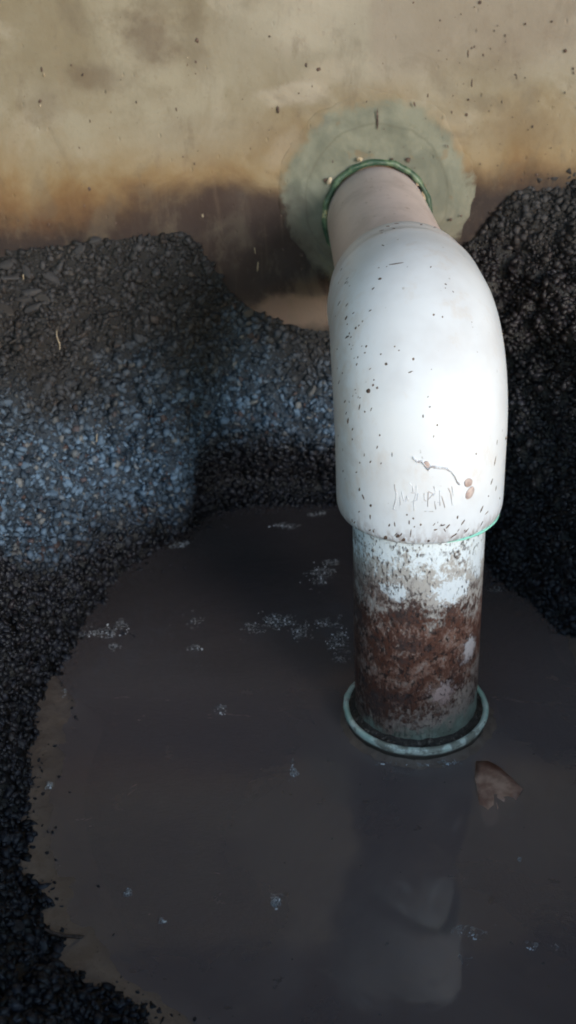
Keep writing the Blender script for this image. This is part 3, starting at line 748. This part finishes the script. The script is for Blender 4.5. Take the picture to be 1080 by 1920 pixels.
for _ in range(95):
    r_ = rnd.random()
    if r_ < .45: px, py = rnd.gauss(665, 20), rnd.uniform(520, 900)
    elif r_ < .85: px, py = rnd.uniform(640, 935), 1012 - abs(rnd.gauss(0, 22)) - .0009 * (px_ := rnd.uniform(-140, 140)) ** 2
    else: px, py = rnd.uniform(650, 900), rnd.uniform(450, 900)
    es(px, py, rnd.uniform(.0003, .0008), rnd.choice((1.4, 2.5, 4)), rnd.gauss(.5, .4))
mk = child(from_bm('mud_specks', bm, M['mud'])); tag(mk, kind='stuff')
# brown scrapes on the upper socket lip
bm = bmesh.new()
for px, py, s, e_, a in ((716, 432, .0035, 1.6, .4), (728, 424, .003, 1.8, 1.3), (745, 419, .003, 1.6, 1.5), (715, 437, .002, 1.5, .7), (738, 428, .0018, 2, 1.3), (790, 421, .0014, 3.5, 1.7), (815, 426, .0012, 4, 1.9), (845, 440, .0012, 4, 2.1), (858, 448, .001, 4, 2.2)):
    es(px, py, s, e_, a, .12)
tag(child(from_bm('scrape', bm, M['scuff'])), kind='stuff')
# pulled-up flap of primer with its crack line and two pink blisters
bm = bmesh.new()
pts = [(775, 858), (783, 865), (792, 865), (797, 872), (803, 881), (808, 874), (818, 876), (830, 877), (838, 879), (846, 884), (852, 892), (857, 904), (863, 909)]
pts2 = []
for (a0, b0), (a1, b1) in zip(pts[:-1], pts[1:]):
    for k in range(3): pts2.append((a0 + (a1 - a0) * k / 3, b0 + (b1 - b0) * k / 3 + rnd.uniform(-.7, .7)))
prev = None
for px, py in pts2:
    h, nr = on_elbow(px, py)
    if h is None: prev = None; continue
    wd = rnd.uniform(.0006, .0012)
    row = [bm.verts.new(h + Vector((0, 0, wd)) - nr * .0001), bm.verts.new(h + nr * .0018), bm.verts.new(h + Vector((0, 0, -wd * 1.2)) - nr * .0001)]
    if prev:
        for k in range(2): bm.faces.new((prev[k], prev[k + 1], row[k + 1], row[k]))
    prev = row
child(from_bm('lifted_edge', bm, M['elbow']))
def blister(px, py, s, e_, ang):
    h, nr = on_elbow(px, py); bm = bmesh.new(); bmesh.ops.create_uvsphere(bm, u_segments=16, v_segments=9, radius=1)
    t = Vector((0, 0, 1)); t = (t - nr * t.dot(nr)).normalized(); b = nr.cross(t); ca, sa = math.cos(ang), math.sin(ang); t, b = t * ca + b * sa, b * ca - t * sa
    for v in bm.verts:
        c = v.co * (1 + .12 * mn.noise(v.co * 2)); v.co = h + t * c.x * s * e_ + b * c.y * s + nr * c.z * s * .35
    child(from_bm('blister', bm, M['chip'], smooth=True))
blister(878, 905, .0036, 1.1, .8); blister(881, 924, .0036, 1.5, -.5); blister(800, 871, .0022, 1.3, .3)
# embossed maker's mark, worn to broken strokes
bm = bmesh.new()
def stroke(pl, wd=.0005, hh=.00055):
    prev = None
    for px, py in pl:
        h, nr = on_elbow(px, py)
        if h is None: prev = None; continue
        row = [bm.verts.new(h + Vector((-wd, 0, 0)) - nr * .0001), bm.verts.new(h + nr * hh), bm.verts.new(h + Vector((wd, 0, wd)) - nr * .0001)]
        if prev:
            for k in range(2): bm.faces.new((prev[k], prev[k + 1], row[k + 1], row[k]))
        prev = row
for pl in ([(740, 908), (741, 917), (744, 925), (743, 935), (740, 945), (738, 955), (742, 956)], [(751, 930), (751, 948)], [(754, 922), (756, 935), (760, 942), (763, 930), (766, 940)], [(774, 912), (775, 922)], [(781, 910), (781, 924), (776, 940)],
           [(771, 924), (784, 925)], [(772, 941), (782, 938), (784, 926)], [(776, 942), (777, 958)], [(795, 925), (796, 938), (799, 940)], [(803, 922), (802, 950)], [(803, 922), (812, 926), (804, 936)], [(813, 912), (817, 922), (812, 930)], [(815, 940), (817, 955)],
           [(824, 920), (825, 948)], [(828, 930), (834, 952)], [(840, 915), (845, 925), (848, 948), (853, 950)], [(795, 959), (812, 959)], [(768, 905), (772, 911)], [(847, 912), (850, 930)]):
    stroke(pl)
child(from_bm('embossed_mark', bm, M['elbow']))

# ------------------------------------------------------------ things on the water
def bubbles(bm, px, py, spread, n, r0, r1, flat=.0):
    for _ in range(n):
        x_ = px + rnd.gauss(0, spread[0]); y_ = py + rnd.gauss(0, spread[1])
        if rnd.random() < .62: continue
        r = .8 * r0 * (r1 / r0) ** rnd.random() ** 1.5
        q = on_z(x_, y_)
        mt = Matrix.Translation((q[0], q[1], WATER_Z + .0002)) @ Matrix.Diagonal((r * rnd.uniform(.8, 1.3), r * rnd.uniform(.8, 1.3), r * .6, 1))
        bmesh.ops.create_icosphere(bm, subdivisions=2, radius=1, matrix=mt)
bm = bmesh.new()
for a in ((520, 1165, (22, 9), 34, .0006, .0030), (560, 1185, (14, 9), 22, .0006, .0026), (470, 1185, (14, 8), 18, .0006, .002), (635, 1200, (12, 18), 34, .0007, .0030), (600, 1170, (16, 5), 18, .0006, .0022),
          (640, 1160, (6, 5), 8, .0008, .003), (600, 1080, (14, 15), 34, .0006, .0024), (620, 1056, (14, 3), 12, .0006, .0018), (640, 1237, (10, 3), 7, .0006, .0022), (558, 1203, (3, 3), 4, .001, .002),
          (200, 1188, (24, 6), 38, .0006, .0028), (155, 1190, (6, 4), 10, .0008, .0024), (225, 1175, (8, 8), 14, .0006, .002), (215, 1215, (4, 4), 5, .0008, .002), (365, 1217, (8, 4), 8, .0008, .0022),
          (370, 1165, (12, 9), 20, .0004, .0014), (330, 1180, (14, 9), 10, .0004, .0012), (530, 988, (14, 3), 14, .0006, .0022), (600, 965, (14, 3), 8, .0005, .0015), (335, 1022, (12, 5), 12, .0006, .002),
          (790, 1432, (45, 3), 34, .0005, .0018), (120, 1300, (4, 4), 5, .001, .0022), (415, 1335, (8, 8), 12, .0004, .0016), (880, 1750, (26, 9), 20, .0004, .0016), (870, 1800, (12, 9), 12, .0004, .0014), (995, 1780, (10, 8), 12, .0005, .002),
          (940, 1108, (8, 3), 8, .0005, .0015), (780, 1398, (35, 2), 0, .0004, .0012)):
    bubbles(bm, *a)
def film(bm, px, py, w_, h_):
    c = on_z(px, py); a_ = on_z(px + w_, py); b_ = on_z(px, py + h_); ex, ey = abs(a_[0] - c[0]), abs(b_[1] - c[1]); st = .00055
    nx_, ny_ = int(4.4 * ex / st) + 2, int(4.4 * ey / st) + 2; vs = {}; so_ = Vector((px * .37, py * .21, 0))
    def val(i, j):
        x_, y_ = (i - nx_ / 2) * st, (j - ny_ / 2) * st; g = math.exp(-(x_ / ex) ** 2 * .8 - (y_ / ey) ** 2 * .8)
        v = Vector((x_ * 200, y_ * 200, 0)) + so_; rid = 1 - abs(mn.noise(v)) * 3.2; big = mn.noise(v * .35 + Vector((9, 9, 0)))
        return g * 1.25 + big * .9 - .62, rid, x_, y_, v
    def vert(i, j):
        if (i, j) not in vs:
            k, rid, x_, y_, v = val(i, j)
            vs[i, j] = bm.verts.new((c[0] + x_, c[1] + y_, WATER_Z + .0001 + max(0, rid) * .0018 + mn.noise(v * 2.5) * .0004))
        return vs[i, j]
    for i in range(nx_):
        for j in range(ny_):
            k, rid, *_ = val(i + .5, j + .5)
            if k > .12 and rid > .60: bm.faces.new((vert(i, j), vert(i + 1, j), vert(i + 1, j + 1), vert(i, j + 1)))
for a in ((525, 1168, 34, 15), (565, 1188, 22, 14), (472, 1182, 24, 12), (636, 1202, 20, 26), (602, 1172, 24, 10), (602, 1078, 24, 24), (622, 1057, 22, 6), (640, 1237, 16, 6),
          (195, 1188, 40, 11), (156, 1191, 14, 8), (226, 1172, 14, 12), (216, 1216, 10, 6), (366, 1217, 16, 7), (372, 1166, 14, 9), (532, 988, 26, 7), (335, 1022, 26, 9),
          (740, 1430, 22, 6), (790, 1434, 26, 6), (840, 1430, 22, 6), (415, 1333, 14, 12), (880, 1750, 34, 16), (872, 1800, 20, 16), (995, 1780, 14, 14), (1040, 1778, 8, 6), (930, 1108, 14, 6), (600, 965, 22, 5),
          (548, 1447, 5, 18), (518, 1690, 9, 14), (240, 1674, 9, 10), (118, 1300, 9, 10)):
    film(bm, *a)
bf = bmesh.new()  # white flecks that paint glints onto the foam and ripples
for px, py, w_, h_, n_ in ((200, 1188, 26, 5, 26), (520, 1165, 22, 8, 22), (560, 1185, 12, 8, 12), (636, 1205, 12, 16, 26), (600, 1172, 16, 4, 10), (600, 1078, 14, 14, 20), (790, 1433, 42, 2, 26), (366, 1217, 7, 3, 6),
                           (549, 1447, 2, 9, 8), (518, 1690, 4, 6, 7), (240, 1674, 4, 5, 5), (302, 1728, 3, 3, 3), (415, 1335, 6, 5, 6), (92, 1476, 5, 3, 6), (530, 988, 14, 2, 8), (335, 1022, 12, 4, 7), (780, 1396, 30, 2, 10), (995, 1780, 6, 4, 5), (120, 1298, 3, 3, 4), (880, 1752, 14, 6, 6)):
    for _ in range(n_):
        q = on_z(px + rnd.gauss(0, w_), py + rnd.gauss(0, h_)); rr = rnd.uniform(.00025, .0008); a = rnd.uniform(0, 3.14)
        bmesh.ops.create_icosphere(bf, subdivisions=1, radius=1, matrix=Matrix.Translation((q[0], q[1], WATER_Z + (.0006 if py != 1396 else .0165))) @ Matrix.Rotation(a, 4, 'Z') @ Matrix.Diagonal((rr * rnd.uniform(1, 2.6), rr, rr * .8, 1)))
tag(from_bm('froth', bf, M['froth'], smooth=True), 'tiny white froth flecks painted as glints on the muddy water', 'froth', kind='stuff')
tag(from_bm('foam', bm, M['foam'], smooth=True), 'crinkled scum and small foam bubbles floating on the muddy water', 'foam', kind='stuff')
for px, py, r, lab in ((552, 1447, .0042, 'large clear bubble on the water below and left of the collar'), (518, 1690, .0040, 'clear bubble alone near the bottom centre of the muddy water'),
                       (240, 1676, .0030, 'small clear bubble in the lower left water'), (302, 1728, .0022, 'tiny bubble lowest on the left of the muddy water'),
                       (92, 1476, .0034, 'bright bubble sitting on the brown silt at the left shore'), (975, 1612, .0018, 'tiny bubble on the right of the water below the leaf')):
    bm = bmesh.new(); q = on_z(px, py)
    bmesh.ops.create_icosphere(bm, subdivisions=3, radius=1, matrix=Matrix.Diagonal((r * .5, r * 1.0, r * .5, 1)))
    for k in range(5):
        a = rnd.uniform(0, 6.28); bmesh.ops.create_icosphere(bm, subdivisions=2, radius=1, matrix=Matrix.Translation((math.cos(a) * r * .7, math.sin(a) * r * 1.1, 0)) @ Matrix.Diagonal((r * .4, r * .5, r * .35, 1)))
    o = from_bm('bubble', bm, M['foam'], smooth=True); o.location = (q[0], q[1], WATER_Z + .0003)
    if px == 92: o.location.z += .0015
    tag(o, lab, 'bubble', 'bubbles on the muddy water')
# brown leaf, its tip out of the water and the rest sunk
LF = [(893, 1428), (915, 1428), (935, 1438), (955, 1455), (980, 1482), (965, 1505), (945, 1503), (932, 1500), (938, 1525), (930, 1545), (910, 1545), (900, 1520), (896, 1490), (890, 1460)]
bm = bmesh.new(); cp = on_z(922, 1482); top = []; 
ctr = bm.verts.new(Vector(cp) + Vector((0, 0, .0014)))
rings = []
for t in (.35, .7, 1.0):
    ring = []
    for i, (px, py) in enumerate(LF):
        q = on_z(922 + (px - 922) * t, 1482 + (py - 1482) * t); z = WATER_Z + .0007 + mn.noise(Vector(q) * 120) * .0022 - .0022 * max(0, (1482 + (py - 1482) * t - 1485) / 40)
        ring.append(bm.verts.new((q[0], q[1], z)))
    rings.append(ring)
n_ = len(LF)
for i in range(n_):
    bm.faces.new((ctr, rings[0][i], rings[0][(i + 1) % n_]))
    for k in range(2): bm.faces.new((rings[k][i], rings[k + 1][i], rings[k + 1][(i + 1) % n_], rings[k][(i + 1) % n_]))
bmesh.ops.recalc_face_normals(bm, faces=bm.faces)
bmesh.ops.solidify(bm, geom=bm.faces[:], thickness=.0003)
lf = from_bm('leaf', bm, M['leaf'], smooth=True); tag(lf, 'torn brown leaf half sunk in the muddy water beside the collar', 'leaf')
# straw stalks on the gravel
for px, py, L, ang, lab in ((107, 635, .022, 100, 'pale dry straw stalk lying high on the left gravel bank'), (135, 1765, .05, 5, 'brown twig lying on wet black soil at bottom left'), (45, 522, .006, 85, 'short pale stub of straw high on the gravel near the wall'),
                            (180, 820, .009, 80, 'thin pale straw bit on the blue gravel, left bank')):
    h, nr = hit(gb, px, py)
    if h is None: continue
    d_ = CAM_R * math.cos(R_(ang)) + CAM_U * math.sin(R_(ang)); nn = np.array(nr); nn = nn if nn @ (CAM_O - np.array(h)) > 0 else -nn
    d_ -= nn * (d_ @ nn); d_ /= np.linalg.norm(d_); sd = np.cross(nn, d_); P = np.zeros((9, 7, 3)); rr = .0007 if L < .03 else .0014
    for i in range(9):
        t = i / 8 - .5; c = np.array(h) + nn * .0055 + d_ * L * t + sd * .06 * L * math.sin(t * 5) + nn * .001 * math.cos(t * 3)
        for j in range(7):
            a = 2 * math.pi * j / 6; P[i, j] = c + (nn * math.cos(a) + sd * math.sin(a)) * rr * (1 - .5 * abs(t))
    tag(grid_mesh('twig' if L > .03 else 'straw', P, M['straw'] if L < .03 else M['mud']), lab, 'twig' if L > .03 else 'straw')

# ------------------------------------------------------------ unseen sky blocker overhead, added for the water's reflections
sh = bpy.data.objects.new('added_sky_blocker', None); COL.objects.link(sh); sh.location = (0, WALL_Y, .42)
tag(sh, 'unseen dark boarding and cover added above the wall to block the sky', 'light blocker')
bpy.context.view_layer.update()
def shc(o): o.parent = sh; o.matrix_parent_inverse = sh.matrix_world.inverted(); return o
# added boards over the wall, out of view, to darken the reflection
def blocker_board(x0, x1, z0, z1):
    bm = bmesh.new(); box_bm(bm, (x0, WALL_Y + .03, z0), (x1, WALL_Y + .05, z1)); shc(from_bm('blocker_board', bm, M['timber']))
xs = -2.9
gaps = []
while xs < 2.9:
    blocker_board(xs, xs + .117, .42, 1.5); xs += .12
bm = bmesh.new(); box_bm(bm, (-3, -1.1, 1.5), (3, WALL_Y + .12, 1.54)); shc(from_bm('blocker_roof', bm, M['sheet']))
for x in (-2.8, 2.8):
    bm = bmesh.new(); box_bm(bm, (x - .05, -1.05, -.16), (x + .05, -.95, 1.5)); shc(from_bm('blocker_post', bm, M['timber']))
